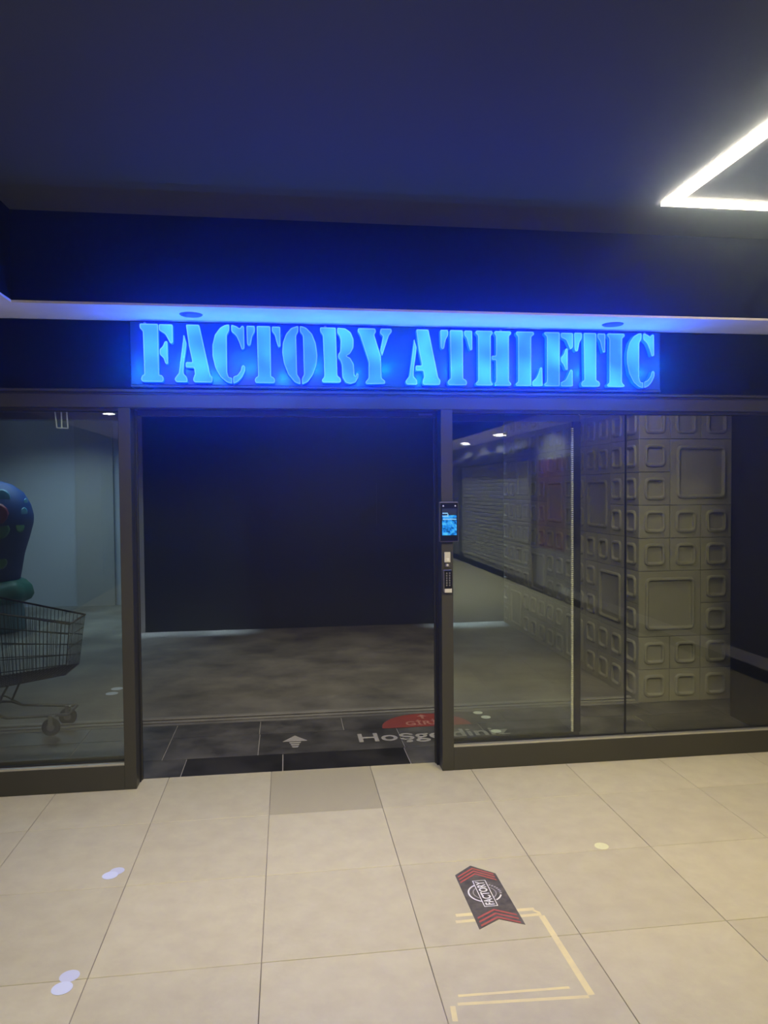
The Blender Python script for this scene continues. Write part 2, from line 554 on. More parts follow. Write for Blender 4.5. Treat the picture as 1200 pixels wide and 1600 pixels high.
lg = tag(empty('wall_logo', (XR, -2.33, 1.27)), 'black round logo disc with a thin grey letter on the right mall wall', 'logo')
bm = bmesh.new()
bm_lathe(bm, [(0.43, 0.0), (0.43, 0.012)], 40)
bmesh.ops.rotate(bm, verts=bm.verts, matrix=Matrix.Rotation(-math.pi / 2, 3, 'Y'))
link('logo_disc', to_mesh(bm, 'logo_disc'), M['seal'], lg, (-0.001, 0, 0))
bm = bmesh.new()
for (a, b) in (((-0.20, -0.24), (-0.20, 0.22)), ((-0.20, 0.22), (0.0, -0.10)), ((0.0, -0.10), (0.20, 0.22)), ((0.20, 0.22), (0.20, -0.24))):
    bm_tube(bm, [(-0.014, a[0], a[1]), (-0.014, b[0], b[1])], 0.012, 6)
link('logo_letter', to_mesh(bm, 'logo_letter'), M['mall_pale'], lg)
bm = bmesh.new()
for (a, b) in (((-0.10, 0.12), (0.10, -0.12)), ((-0.10, 0.12), (0.06, 0.12)), ((-0.10, 0.12), (-0.10, -0.06))):
    bm_tube(bm, [(0, -a[0], a[1]), (0, -b[0], b[1])], 0.022, 6)
ar = link('wall_arrow', to_mesh(bm, 'wall_arrow'), M['seal'], None, (XR - 0.01, -1.93, 1.80))
tag(ar, 'black diagonal arrow on the right mall wall above the round logo', 'arrow')

# a dark framed shop window on the left mall wall (seen mirrored in the left pane)
w = tag(empty('window_3', (XL, -9.0, 0)), kind='structure')
box('window_border', (XL + 0.001, -10.1, 0.30), (XL + 0.05, -8.35, 2.55), M['mall_wall'], w)
box('window_panel', (XL + 0.051, -10.0, 0.38), (XL + 0.056, -8.45, 2.47), M['black_wall'], w)
for z in (1.98, 2.18, 2.26):
    box('window_bar', (XL + 0.057, -10.0, z), (XL + 0.066, -8.6, z + 0.02), M['mall_pale'], w)

# ------------------------------------------------------------------ shop shell
SX0, SX1, SY = -5.0, 4.4, 7.15
fl = struct('floor.001', (SX0, TH, -0.12), (SX1, SY, -0.006), M['stone_grout'])
flc = box('concrete_slab', (SX0, 1.15, -0.05), (SX1, SY, 0.0), M['concrete'], fl)
# dark stone tiles inside the entrance
rows = [(TH, 0.445, 'stone_black', [-4.5, -3.9, -3.3, -2.7, -2.1, -1.5, -0.645, -0.04, 0.75, 1.35, 1.95, 2.55, 3.24, 3.9]),
        (0.445, 0.862, 'stone', [-4.4, -3.8, -3.2, -2.6, -2.0, -1.4, -0.80, -0.20, 0.76, 1.36, 1.96, 2.56, 3.24, 3.9]),
        (0.862, 1.15, 'stone', [-4.4, -3.8, -3.2, -2.6, -2.0, -1.4, -0.80, -0.205, 0.387, 0.98, 1.58, 2.18, 2.70, 3.24, 3.9])]
for y0, y1, mk, xs in rows:
    for a, b in zip(xs, xs[1:]):
        mm = M[mk]
        if b <= -0.6 and a > -1.0:
            mm = M['stone_black'] if mk == 'stone_black' else M['stone']
        if mk == 'stone_black' and (a > 0.7 or b < -0.6):
            mm = M['stone']
        box('stone_tile', (a + 0.003, y0 + 0.003, -0.04), (b - 0.003, y1 - 0.003, random.uniform(-0.001, 0.0)), mm, fl, 0.001)
bm = bmesh.new()
bm_box(bm, (SX0, 1.20, 0.0), (3.2, 1.235, 0.010), 0.004)
bm_box(bm, (SX0, 1.265, 0.0), (3.2, 1.315, 0.016), 0.006)
tag(link('trim_5', to_mesh(bm, 'trim_5'), M['screed']), kind='structure')

DW = 4.83
struct('wall_front', (-1.70, DW, 0), (SX1, DW + 0.12, 2.75), M['dark_wall'])
box('panel_joint', (1.115, DW - 0.004, 1.25), (1.122, DW, 1.78), M['mall_wall'], bpy.data.objects['wall_front'])
struct('wall_side', (-1.82, DW, 0), (-1.70, SY, 2.75), M['pale_wall'])
struct('wall_rear', (SX0, SY, 0), (-1.70, SY + 0.1, 2.75), M['pale_wall'])
struct('trim_6', (-3.09, SY - 0.06, 0), (-2.55, SY, 2.75), M['mall_pale'])
struct('wall_shop_left', (SX0 - 0.1, TH, 0), (SX0, SY + 0.1, 2.75), M['pale_wall'])
struct('wall_shop_right', (3.25, 0.16, 0), (3.45, 0.73, 2.75), M['black_wall'])
struct('wall_shop_right.001', (SX1, 0.16, 0), (SX1 + 0.1, DW + 0.1, 2.75), M['black_wall'])
struct('ceiling.004', (SX0, 0.12, 2.75), (SX1, SY, 2.85), M['shop_ceiling'])

# ------------------------------------------------------------------ relief tiled column
CX0, CY0, CS, NC = 2.74, 1.15, 0.26, 3
wt = struct('wall_tiled', (CX0 + 0.03, CY0 + 0.03, 0), (CX0 + NC * CS, DW, 2.75), M['relief'])


def relief_mesh(s, name):
    """moulded square: flat edge, raised rounded ring, sunk centre pad"""
    bm = bmesh.new()

    def rr(h, rad, z):
        pts = []
        for cx, cy, a0 in ((h - rad, h - rad, 0), (-h + rad, h - rad, 90), (-h + rad, -h + rad, 180), (h - rad, -h + rad, 270)):
            for k in range(4):
                a = math.radians(a0 + k * 30)
                pts.append(bm.verts.new((cx + rad * math.cos(a), -z, cy + rad * math.sin(a))))
        return pts
    h = s / 2
    m_ = 0.040 if s < 0.4 else 0.050
    specs = [(h - 0.0015, 0.0016, -0.03), (h - 0.0015, 0.0016, -0.003), (h - 0.004, 0.002, 0.0), (h - m_, 0.042, 0.001), (h - m_ - 0.007, 0.038, 0.013),
             (h - m_ - 0.018, 0.030, 0.016), (h - m_ - 0.026, 0.022, 0.010), (h - m_ - 0.030, 0.018, -0.006), (h - m_ - 0.034, 0.016, -0.008)]
    rings = [rr(*q) for q in specs]
    for a, b in zip(rings, rings[1:]):
        for k in range(16):
            bm.faces.new((a[k], a[(k + 1) % 16], b[(k + 1) % 16], b[k]))
    bm.faces.new(rings[-1])
    me = to_mesh(bm, name)
    me.materials.append(M['relief'])
    return me


small_me = relief_mesh(CS, 'relief_tile')
big_me = relief_mesh(2 * CS, 'large_relief_tile')
# make sure the fronts look outward (towards -y)
for me in (small_me, big_me):
    up = max(me.polygons, key=lambda p_: p_.area)
    if up.normal.y > 0:
        me.flip_normals()


def lay(front, ncol, nrow, bigs):
    used = set()
    for (c, r) in bigs:
        used |= {(c, r), (c + 1, r), (c, r + 1), (c + 1, r + 1)}
    def put(me, nm, u, z):
        if front:
            link(nm, me, None, wt, (CX0 + u, CY0, z))
        else:
            link(nm, me, None, wt, (CX0, CY0 + u, z), (0, 0, -math.pi / 2))
    for (c, r) in bigs:
        put(big_me, 'large_relief_tile', (c + 1) * CS, (r + 1) * CS)
    for c in range(ncol):
        for r in range(nrow):
            if (c, r) not in used:
                put(small_me, 'relief_tile', (c + 0.5) * CS, (r + 0.5) * CS)


lay(True, 3, 10, [(0, 2), (1, 6)])
lay(False, 14, 10, [(1, 2), (4, 0), (8, 2), (6, 5), (11, 0), (10, 6), (2, 5)])

# ------------------------------------------------------------------ shopfront frame
FY = 0.0
HB, HT = 2.160, 2.258          # header beam
struct('trim_7', (XL, 0.02, HT), (XR, 0.12, SOF), M['fascia'])
hd = struct('trim_8', (XL, 0.0, HB + 0.012), (XR, 0.12, HT), M['frame'], 0.003)
box('header_groove', (XL, -0.004, HT - 0.012), (XR, 0.01, HT + 0.002), M['seal'], hd)
box('header_lip', (XL, -0.012, HT + 0.002), (XR, 0.02, HT + 0.016), M['frame'], hd)
OL, OR = -0.866, 0.916         # edges of the doorway

# left glazed unit
w1 = tag(empty('window_1', (XL, 0, 0)), kind='structure')
box('bottom_rail', (XL, 0.0, 0.0), (OL - 0.066, 0.10, 0.140), M['frame'], w1, 0.002)
box('glazing_bead', (XL, 0.004, 0.140), (OL - 0.066, 0.030, 0.152), M['alu'], w1)
box('glazing_seal', (XL, 0.030, 0.140), (OL - 0.066, 0.052, 0.158), M['seal'], w1)
box('stile', (OL - 0.066, 0.0, 0.0), (OL, 0.10, HB + 0.012), M['frame'], w1, 0.002)
box('top_rail', (XL, 0.012, HB - 0.006), (OL - 0.066, 0.09, HB + 0.011), M['seal'], w1)
box('glass_pane', (XL + 0.01, 0.040, 0.13), (OL - 0.05, 0.058, HB + 0.005), M['glass'], w1)
# right glazed unit with a butt joint between two panes
w2 = tag(empty('window_2', (XR, 0, 0)), kind='structure')
box('bottom_rail', (OR + 0.071, 0.0, 0.0), (XR, 0.10, 0.140), M['frame'], w2, 0.002)
box('glazing_bead', (OR + 0.071, 0.004, 0.140), (XR, 0.030, 0.152), M['alu'], w2)
box('glazing_seal', (OR + 0.071, 0.030, 0.140), (XR, 0.052, 0.158), M['seal'], w2)
box('stile', (OR, 0.0, 0.0), (OR + 0.071, 0.10, HB + 0.012), M['frame'], w2, 0.002)
box('top_rail', (OR + 0.071, 0.012, HB - 0.006), (XR, 0.09, HB + 0.011), M['seal'], w2)
box('glass_pane', (OR + 0.06, 0.040, 0.13), (2.098, 0.058, HB + 0.005), M['glass'], w2)
box('glass_pane', (2.101, 0.040, 0.13), (XR - 0.01, 0.058, HB + 0.005), M['glass'], w2)
box('joint_bead', (2.0975, 0.0385, 0.13), (2.1015, 0.0595, HB + 0.005), M['seal'], w2)

# automatic sliding door: header box, jamb channels and two open leaves behind the glass
d1 = tag(empty('door_1', (0, 0.1, 0)), kind='structure')
box('door_operator', (OL + 0.02, 0.101, HB - 0.024), (OR - 0.01, 0.15, HB + 0.011), M['frame'], d1, 0.003)
box('operator_label', (0.80, 0.0985, HB - 0.012), (0.885, 0.1005, HB - 0.002), M['key'], d1)
for k in range(3):
    xa = OL + 0.001
    box('jamb_channel', (xa - 0.05, 0.101 + 0.028 * k, 0), (xa + 0.004 + 0.004 * (k % 2), 0.122 + 0.028 * k, HB + 0.01), M['seal'] if k != 1 else M['frame'], d1)
    xa = OR - 0.001
    box('jamb_channel', (xa - 0.012 - 0.004 * (k % 2), 0.101 + 0.028 * k, 0), (xa + 0.05, 0.122 + 0.028 * k, HB + 0.01), M['seal'] if k != 1 else M['frame'], d1)
box('leaf_pane', (OR + 0.055, 0.128, 0.16), (1.772, 0.138, HB - 0.045), M['glass'], d1)
box('leaf_top_rail', (OR + 0.055, 0.118, HB - 0.045), (1.826, 0.148, HB - 0.006), M['frame'], d1)
box('leaf_bottom_rail', (OR + 0.055, 0.118, 0.012), (1.826, 0.148, 0.155), M['frame'], d1)
box('leaf_stile', (1.788, 0.118, 0.155), (1.834, 0.148, HB - 0.045), M['leaf'], d1)
bm = bmesh.new()
for k in range(150):
    z = 0.16 + k * 0.0128
    bm_box(bm, (1.774 - random.uniform(0, 0.003), 0.112, z), (1.785, 0.124, z + 0.0085))
tag(link('brush_strip', to_mesh(bm, 'brush_strip'), M['brush'], d1, (0, -0.1, 0)), kind='stuff')
box('leaf_pane', (-1.72, 0.128, 0.16), (OL - 0.055, 0.138, HB - 0.045), M['glass'], d1)
box('leaf_top_rail', (-1.76, 0.118, HB - 0.045), (OL - 0.055, 0.148, HB - 0.006), M['frame'], d1)
box('leaf_bottom_rail', (-1.76, 0.118, 0.012), (OL - 0.055, 0.148, 0.155), M['frame'], d1)

# ------------------------------------------------------------------ illuminated sign
sign = tag(empty('illuminated_sign', (0.72, 0.02, 2.48)), 'long blue illuminated shop sign reading FACTORY ATHLETIC in stencil letters above the doorway', 'sign')
box('sign_board', (-0.856, -0.012, 2.300), (2.293, 0.018, 2.652), M['board'], sign, 0.003)
box('sign_ledge', (-0.856, -0.020, 2.286), (2.293, 0.018, 2.2995), M['frame'], sign, 0.002)
GLY = {
    'F': [[(105, 143), (258, 143), (260, 572), (285, 574), (300, 600), (292, 630), (115, 630), (105, 605), (118, 575), (135, 570), (128, 205), (105, 185), (100, 160)],
          [(264, 145), (382, 145), (382, 300), (360, 308), (340, 270), (315, 225), (280, 205), (264, 195)],
          [(335, 286), (338, 480), (315, 478), (300, 430), (268, 400), (268, 355), (295, 330), (312, 288)]],
    'A': [[(497, 152), (610, 152), (640, 290), (700, 570), (720, 590), (715, 632), (560, 632), (550, 610), (560, 580), (568, 565), (560, 510), (490, 510), (490, 465), (548, 465), (520, 330)],
          [(478, 235), (500, 310), (488, 400), (475, 480), (470, 560), (500, 590), (505, 632), (405, 632), (393, 605), (415, 575), (430, 560)]],
    'C': [[(868, 150), (866, 205), (845, 240), (845, 560), (860, 600), (885, 598), (886, 652), (840, 640), (790, 600), (745, 520), (722, 420), (722, 330), (745, 240), (790, 180), (830, 157)],
          [(884, 152), (930, 165), (955, 185), (975, 158), (993, 165), (995, 355), (970, 362), (950, 300), (925, 245), (900, 222), (884, 210)],
          [(895, 652), (895, 592), (930, 580), (960, 540), (970, 500), (985, 492), (1000, 505), (998, 545), (970, 600), (935, 635)]],
    'T': [[(8, 173), (125, 173), (127, 590), (150, 597), (162, 620), (155, 645), (-8, 645), (-15, 620), (-5, 600), (15, 590)],
          [(-79, 173), (-8, 173), (-8, 220), (-31, 260), (-46, 335), (-66, 338), (-76, 320)],
          [(137, 175), (210, 175), (210, 340), (190, 345), (175, 300), (160, 240), (137, 215)]],
    'O': [[(364, 176), (364, 225), (345, 255), (350, 580), (375, 615), (378, 662), (330, 645), (275, 580), (240, 490), (226, 400), (232, 320), (260, 245), (305, 195)],
          [(377, 176), (430, 190), (480, 240), (512, 320), (524, 420), (515, 500), (485, 580), (440, 640), (390, 662), (390, 612), (408, 580), (402, 255), (377, 225)]],
    'R': [[(550, 195), (680, 195), (690, 598), (715, 615), (722, 640), (712, 655), (565, 655), (556, 635), (575, 612), (580, 598), (570, 260), (550, 235), (545, 210)],
          [(692, 195), (760, 200), (805, 230), (830, 290), (828, 360), (800, 410), (765, 430), (800, 445), (830, 500), (835, 590), (845, 600), (850, 575), (870, 575), (868, 610), (845, 650), (800, 665), (760, 655), (732, 610), (728, 500), (715, 465), (698, 450), (698, 415), (715, 395), (720, 300), (712, 265), (692, 240)]],
    'Y': [[(875, 205), (1020, 205), (1025, 235), (1010, 255), (1065, 430), (1070, 610), (1100, 630), (1100, 655), (940, 660), (932, 640), (960, 612), (962, 480), (890, 260), (870, 230)],
          [(1065, 205), (1155, 205), (1160, 230), (1135, 260), (1075, 430), (1060, 385), (1085, 265), (1058, 245)]],
    'H': [[(675, 170), (812, 170), (818, 190), (800, 210), (800, 580), (818, 600), (812, 612), (675, 612), (668, 595), (692, 575), (692, 210), (668, 190)],
          [(835, 170), (970, 170), (975, 190), (955, 210), (955, 575), (975, 595), (970, 612), (832, 612), (830, 595), (845, 578), (845, 405), (808, 405), (808, 370), (845, 370), (845, 210), (828, 190)]],
    'L': [[(1018, 172), (1165, 172), (1170, 195), (1145, 212), (1145, 612), (1012, 612), (1010, 595), (1032, 578), (1032, 212), (1012, 195)],
          [(1153, 612), (1153, 575), (1186, 550), (1206, 510), (1221, 460), (1239, 460), (1244, 612)]],
    'E': [[(168, 175), (295, 175), (295, 612), (168, 612), (163, 595), (187, 578), (187, 210), (163, 192)],
          [(305, 178), (407, 178), (407, 295), (385, 315), (370, 280), (350, 235), (305, 215)],
          [(345, 305), (363, 305), (363, 480), (342, 478), (330, 440), (305, 410), (305, 380), (330, 350)],
          [(305, 612), (305, 578), (345, 560), (375, 500), (385, 475), (405, 480), (407, 612)]],
    'I': [[(705, 180), (845, 180), (850, 200), (827, 220), (827, 580), (850, 600), (845, 614), (705, 614), (698, 598), (720, 580), (720, 220), (700, 200)]],
}


def rounded(pts, r):
    out = []
    n = len(pts)
    for i in range(n):
        p0, p1, p2 = Vector(pts[i - 1]), Vector(pts[i]), Vector(pts[(i + 1) % n])
        a, b = p0 - p1, p2 - p1
        ra, rb = min(r, a.length * 0.33), min(r, b.length * 0.33)
        qa, qb = p1 + a.normalized() * ra, p1 + b.normalized() * rb
        out += [qa, qa * 0.25 + p1 * 0.5 + qb * 0.25, qb]
    return out


def letter_mesh(pts, name, y_front, depth, rim):
    """pts in metres (x, z) anticlockwise seen from the front: body + inset face"""
    bm = bmesh.new()
    if sum(a.x * b.y - b.x * a.y for a, b in zip(pts, pts[1:] + pts[:1])) < 0:
        pts = list(reversed(pts))
    fv = [bm.verts.new((p_.x, y_front, p_.y)) for p_ in pts]
    bv = [bm.verts.new((p_.x, y_front + depth, p_.y)) for p_ in pts]
    n = len(pts)
    f = bm.faces.new(fv)
    back = bm.faces.new(list(reversed(bv)))
    for i in range(n):
        q = bm.faces.new((fv[(i + 1) % n], fv[i], bv[i], bv[(i + 1) % n]))
        q.material_index = 2
    back.material_index = 2
    bm.normal_update()
    if f.normal.y > 0:
        f.normal_flip()
    res = bmesh.ops.inset_region(bm, faces=[f], thickness=rim, depth=-0.002)
    for q in res['faces']:
        q.material_index = 1
    return to_mesh(bm, name)


ZT, ZB_ = 2.632, 2.311
word = [('F', -0.797, -0.617), ('A', -0.612, -0.402), ('C', -0.402, -0.221), ('T', -0.212, -0.022), ('O', -0.013, 0.187), ('R', 0.202, 0.423), ('Y', 0.419, 0.619),
        ('A', 0.696, 0.905), ('T', 0.905, 1.097), ('H', 1.115, 1.334), ('L', 1.36, 1.528), ('E', 1.536, 1.716), ('T', 1.724, 1.92), ('I', 1.93, 2.044), ('C', 2.058, 2.236)]
for ch, xa, xb in word:
    polys = GLY[ch]
    ax = min(p_[0] for q in polys for p_ in q)
    bx_ = max(p_[0] for q in polys for p_ in q)
    ay = min(p_[1] for q in polys for p_ in q)
    by = max(p_[1] for q in polys for p_ in q)
    zt, zb = ZT, ZB_
    if ch in 'CO':
        zt, zb = ZT + 0.006, ZB_ - 0.006
    root = None
    for q in polys:
        pts = [(xa + (x - ax) / (bx_ - ax) * (xb - xa) - 0.72, zt - (y - ay) / (by - ay) * (zt - zb) - 2.48) for x, y in q]
        me = letter_mesh(rounded(pts, 0.007), 'letter', -0.072, 0.05, 0.0055)
        if root is None:
            root = link('letter', me, [M['face'], M['rim'], M['side']], sign)
        else:
            link('letter_piece', me, [M['face'], M['rim'], M['side']], root)
for x in (-0.775, 0.235, 1.28, 2.19):
    bm = bmesh.new()
    bm_lathe(bm, [(0.008, 0), (0.008, 0.004), (0.004, 0.006)], 10)
    bmesh.ops.rotate(bm, verts=bm.verts, matrix=Matrix.Rotation(math.pi / 2, 3, 'X'))
    link('screw', to_mesh(bm, 'screw'), M['silver'], sign, (x - 0.72, -0.032, 2.642 - 2.48))

# unseen point lamps added in front of the letters to colour the glow
for k, x in enumerate((-0.79, -0.58, -0.395, -0.20, -0.01, 0.19, 0.41, 0.60, 0.80, 1.00, 1.22, 1.44, 1.62, 1.82, 2.05, 2.22)):
    d = bpy.data.lights.new('sign_glow_fill', 'POINT')
    d.energy = 2.9
    d.color = BLUE
    d.shadow_soft_size = 0.0
    o = bpy.data.objects.new('sign_glow_fill', d)
    col.objects.link(o)
    o.location = (x, -0.15, 2.42 + (0.0 if k % 2 else -0.06))

# ------------------------------------------------------------------ ceiling light frame
lx, ly = 1.875, -0.80
LX2, LY2 = 3.15, -3.2
led = tag(empty('ceiling_light_frame', (lx, ly, CEIL)), 'bright white rectangular light strip frame on the dark ceiling at right', 'light')
LB = CEIL - 0.014


def led_bar(lo, hi):
    bm = bmesh.new()
    bm_box(bm, (lo[0] - lx, lo[1] - ly, LB - CEIL), (hi[0] - lx, hi[1] - ly, -0.001))
    for f in bm.faces:
        f.material_index = 0
    me = to_mesh(bm, 'light_bar')
    for p_ in me.polygons:
        p_.material_index = 0 if p_.normal.z < -0.5 else 1
    return link('light_bar', me, [M['led'], M['led_side']], led)


led_bar((lx, LY2, 0), (lx + 0.066, ly, 0))
led_bar((lx + 0.067, ly - 0.062, 0), (LX2, ly, 0))
led_bar((LX2 - 0.066, LY2, 0), (LX2, ly - 0.063, 0))
led_bar((lx + 0.067, LY2, 0), (LX2 - 0.067, LY2 + 0.066, 0))

sp = tag(empty('ceiling_sprinkler', (1.99, -2.02, CEIL)), 'tiny pale sprinkler on the dark ceiling at the upper right edge', 'sprinkler')
bm = bmesh.new()
bm_lathe(bm, [(0.026, -0.001), (0.026, -0.006), (0.010, -0.010), (0.008, -0.030)], 14)
link('sprinkler_body', to_mesh(bm, 'sprinkler_body'), M['silver'], sp)
bm = bmesh.new()
bm_lathe(bm, [(0.018, -0.034), (0.018, -0.031)], 14)
link('sprinkler_plate', to_mesh(bm, 'sprinkler_plate'), M['silver'], sp)

# ------------------------------------------------------------------ access devices on the right door post
ft = tag(empty('face_terminal', (0.957, 0, 1.386)), 'tall black face recognition terminal with glowing blue screen on the door post', 'terminal')
box('terminal_body', (0.899, -0.030, 1.386), (1.014, -0.001, 1.625), M['device_edge'], ft, 0.006, 2)
box('terminal_face', (0.904, -0.0325, 1.391), (1.009, -0.0295, 1.618), M['device'], ft)
box('screen', (0.914, -0.0340, 1.426), (1.002, -0.0327, 1.545), M['screen'], ft)
box('screen_top', (0.914, -0.0340, 1.546), (1.002, -0.0327, 1.585), M['screen_dark'], ft)
bm = bmesh.new()
bm_box(bm, (0.916 - 0.957, -0.0350, 0.150), (0.952 - 0.957, -0.0341, 0.156))
bm_box(bm, (0.946 - 0.957, -0.0350, 0.156), (0.952 - 0.957, -0.0341, 0.168))
bm_box(bm, (0.916 - 0.957, -0.0350, 0.168), (0.948 - 0.957, -0.0341, 0.174))
bm_box(bm, (0.918 - 0.957, -0.0350, 0.118 + 0.014), (1.000 - 0.957, -0.0341, 0.118 + 0.020))
link('screen_text', to_mesh(bm, 'screen_text'), M['screen_lit'], ft)
for x in (0.921, 0.994):
    bm = bmesh.new()
    bm_lathe(bm, [(0.005, 0), (0.005, 0.002), (0.003, 0.003)], 10)
    bmesh.ops.rotate(bm, verts=bm.verts, matrix=Matrix.Rotation(math.pi / 2, 3, 'X'))
    link('camera_lens', to_mesh(bm, 'camera_lens'), M['white'], ft, (x - 0.957, -0.0325, 1.600 - 1.386))

eb = tag(empty('push_button', (0.950, 0, 1.262)), 'small silver push button plate below the face terminal', 'button')
box('button_plate', (0.932, -0.012, 1.262), (0.968, -0.001, 1.324), M['silver'], eb, 0.002)
box('button_cap', (0.942, -0.017, 1.270), (0.960, -0.0122, 1.288), M['white'], eb, 0.002)
lk = tag(empty('key_switch', (0.950, 0, 1.236)), 'tiny square key switch between the silver button and the keypad', 'switch')
box('switch_plate', (0.936, -0.010, 1.234), (0.964, -0.001, 1.257), M['device_edge'], lk, 0.001)
bm = bmesh.new()
bm_lathe(bm, [(0.007, 0), (0.007, 0.004), (0.004, 0.005)], 12)
bmesh.ops.rotate(bm, verts=bm.verts, matrix=Matrix.Rotation(math.pi / 2, 3, 'X'))
link('switch_cylinder', to_mesh(bm, 'switch_cylinder'), M['silver'], lk, (0, -0.0105, 0.0095))
kp = tag(empty('keypad_reader', (0.950, 0, 1.082)), 'narrow black keypad reader with silver foot on the door post', 'keypad')
box('keypad_body', (0.922, -0.022, 1.084), (0.974, -0.001, 1.218), M['device_edge'], kp, 0.003)
box('keypad_face', (0.929, -0.0245, 1.108), (0.973, -0.0222, 1.215), M['device'], kp)
box('keypad_foot', (0.930, -0.0250, 1.083), (0.973, -0.0222, 1.106), M['silver'], kp)
for r_ in range(6):
    for c_ in range(2):
        x = 0.942 + 0.018 * c_
        z = 1.199 - 0.0145 * r_
        box('key', (x - 0.0045, -0.0258, z - 0.0045), (x + 0.0045, -0.0246, z + 0.0045), M['key'], kp)

# ------------------------------------------------------------------ things on the mall floor
st = tag(empty('floor_sticker', (0.81, -1.36, 0)), 'dark arrow-shaped floor sticker with red chevrons and a round FACTORY emblem', 'sticker')
SP = [(0.717, -1.188), (0.804, -1.117), (0.897, -1.198), (0.905, -1.587), (0.814, -1.537), (0.720, -1.592)]
flat('sticker_base', SP, 0.0003, 0.0014, M['sticker'], st)


def chevron(cx, cy, half, drop, w_):
    return [(cx - half, cy - drop), (cx, cy), (cx + half, cy - drop), (cx + half, cy - drop - w_), (cx, cy - w_), (cx - half, cy - drop - w_)]


for k in range(3):
    flat('chevron', chevron(0.806, -1.138 - 0.023 * k, 0.080, 0.062, 0.011), 0.0015, 0.0019, M['sticker_red'], st)
    flat('chevron', chevron(0.812, -1.466 - 0.026 * k, 0.080, 0.048, 0.011), 0.0015, 0.0019, M['sticker_red'], st)


def ring(name, cx, cy, r0, r1, a0, a1, m_, parent, z0=0.0015, z1=0.0019, n=40):
    off = parent_offset(parent)
    pts = []
    for k in range(n + 1):
        a = math.radians(a0 + (a1 - a0) * k / n)
        pts.append((a, r1))
    bm = bmesh.new()
    prev = None
    for k in range(n + 1):
        a = math.radians(a0 + (a1 - a0) * k / n)
        c_, s_ = math.cos(a), math.sin(a)
        v = [bm.verts.new((cx + r * c_ - off.x, cy + r * s_ - off.y, z)) for r, z in ((r0, z1), (r1, z1))]
        if prev:
            bm.faces.new((prev[0], prev[1], v[1], v[0]))
        prev = v
    return link(name, to_mesh(bm, name), m_, parent)


ex_, ey_ = 0.808, -1.345
ring('emblem_ring', ex_, ey_, 0.064, 0.071, 115, 270, M['white'], st)
ring('emblem_ring', ex_, ey_, 0.064, 0.071, -60, -20, M['white'], st)
for k in range(8):
    ring('emblem_mark', ex_, ey_, 0.062, 0.072, -12 + 11 * k, -5 + 11 * k, M['faded_white'], st, n=3)
ring('emblem_ring', ex_, ey_, 0.046, 0.050, 0, 360, M['faded_white'], st)
flat('emblem_bar_edge', [(ex_ - 0.029, ey_ - 0.102), (ex_ + 0.029, ey_ - 0.102), (ex_ + 0.029, ey_ + 0.098), (ex_ - 0.029, ey_ + 0.098)], 0.0020, 0.0022, M['white'], st)
flat('emblem_bar', [(ex_ - 0.0255, ey_ - 0.098), (ex_ + 0.0255, ey_ - 0.098), (ex_ + 0.0255, ey_ + 0.094), (ex_ - 0.0255, ey_ + 0.094)], 0.0023, 0.0025, M['sticker'], st)
text_mesh('emblem_text', 'FACTORY', M['white'], st, Matrix.Translation((ex_ + 0.001, ey_ - 0.002, 0.0031)) @ Matrix.Rotation(math.pi / 2, 4, 'Z'), 0.050, 0.0002, 0.180, 0.0014)

tp = tag(empty('tape_outline', (0.8, -1.75, 0)), 'pale yellow tape outline of an open rectangle on the beige floor tiles', 'tape')


def strip(a, b, w_):
    a, b = Vector(a), Vector(b)
    d = (b - a).normalized()
    s = Vector((-d.y, d.x)) * w_ / 2
    flat('tape_strip', [tuple(a - s), tuple(b - s), tuple(b + s), tuple(a + s)], 0.0001, 0.0003, M['tape'], tp)


strip((0.651, -1.487), (0.975, -1.487), 0.020)
strip((0.641, -1.530), (0.990, -1.527), 0.018)
strip((0.968, -1.497), (0.988, -1.518), 0.012)
strip((0.988, -1.537), (0.996, -2.004), 0.024)
strip((0.541, -1.984), (0.984, -2.010), 0.014)
strip((0.552, -1.945), (0.937, -1.958), 0.012)
strip((0.523, -1.990), (0.516, -2.060), 0.018)


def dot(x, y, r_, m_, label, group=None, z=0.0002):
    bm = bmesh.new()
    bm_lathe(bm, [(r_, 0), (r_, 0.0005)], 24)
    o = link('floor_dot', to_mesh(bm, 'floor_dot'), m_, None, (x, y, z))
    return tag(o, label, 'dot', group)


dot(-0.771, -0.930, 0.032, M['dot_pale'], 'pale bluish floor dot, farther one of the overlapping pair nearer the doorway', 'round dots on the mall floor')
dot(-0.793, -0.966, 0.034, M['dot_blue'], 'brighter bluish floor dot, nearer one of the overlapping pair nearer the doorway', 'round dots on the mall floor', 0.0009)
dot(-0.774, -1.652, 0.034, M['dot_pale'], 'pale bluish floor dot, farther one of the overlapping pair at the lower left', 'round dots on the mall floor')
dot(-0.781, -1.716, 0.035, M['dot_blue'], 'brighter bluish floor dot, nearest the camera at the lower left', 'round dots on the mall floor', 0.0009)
dot(1.465, -1.028, 0.033, M['dot_yellow'], 'single pale yellow round floor dot beyond the dark arrow sticker', 'round dots on the mall floor')
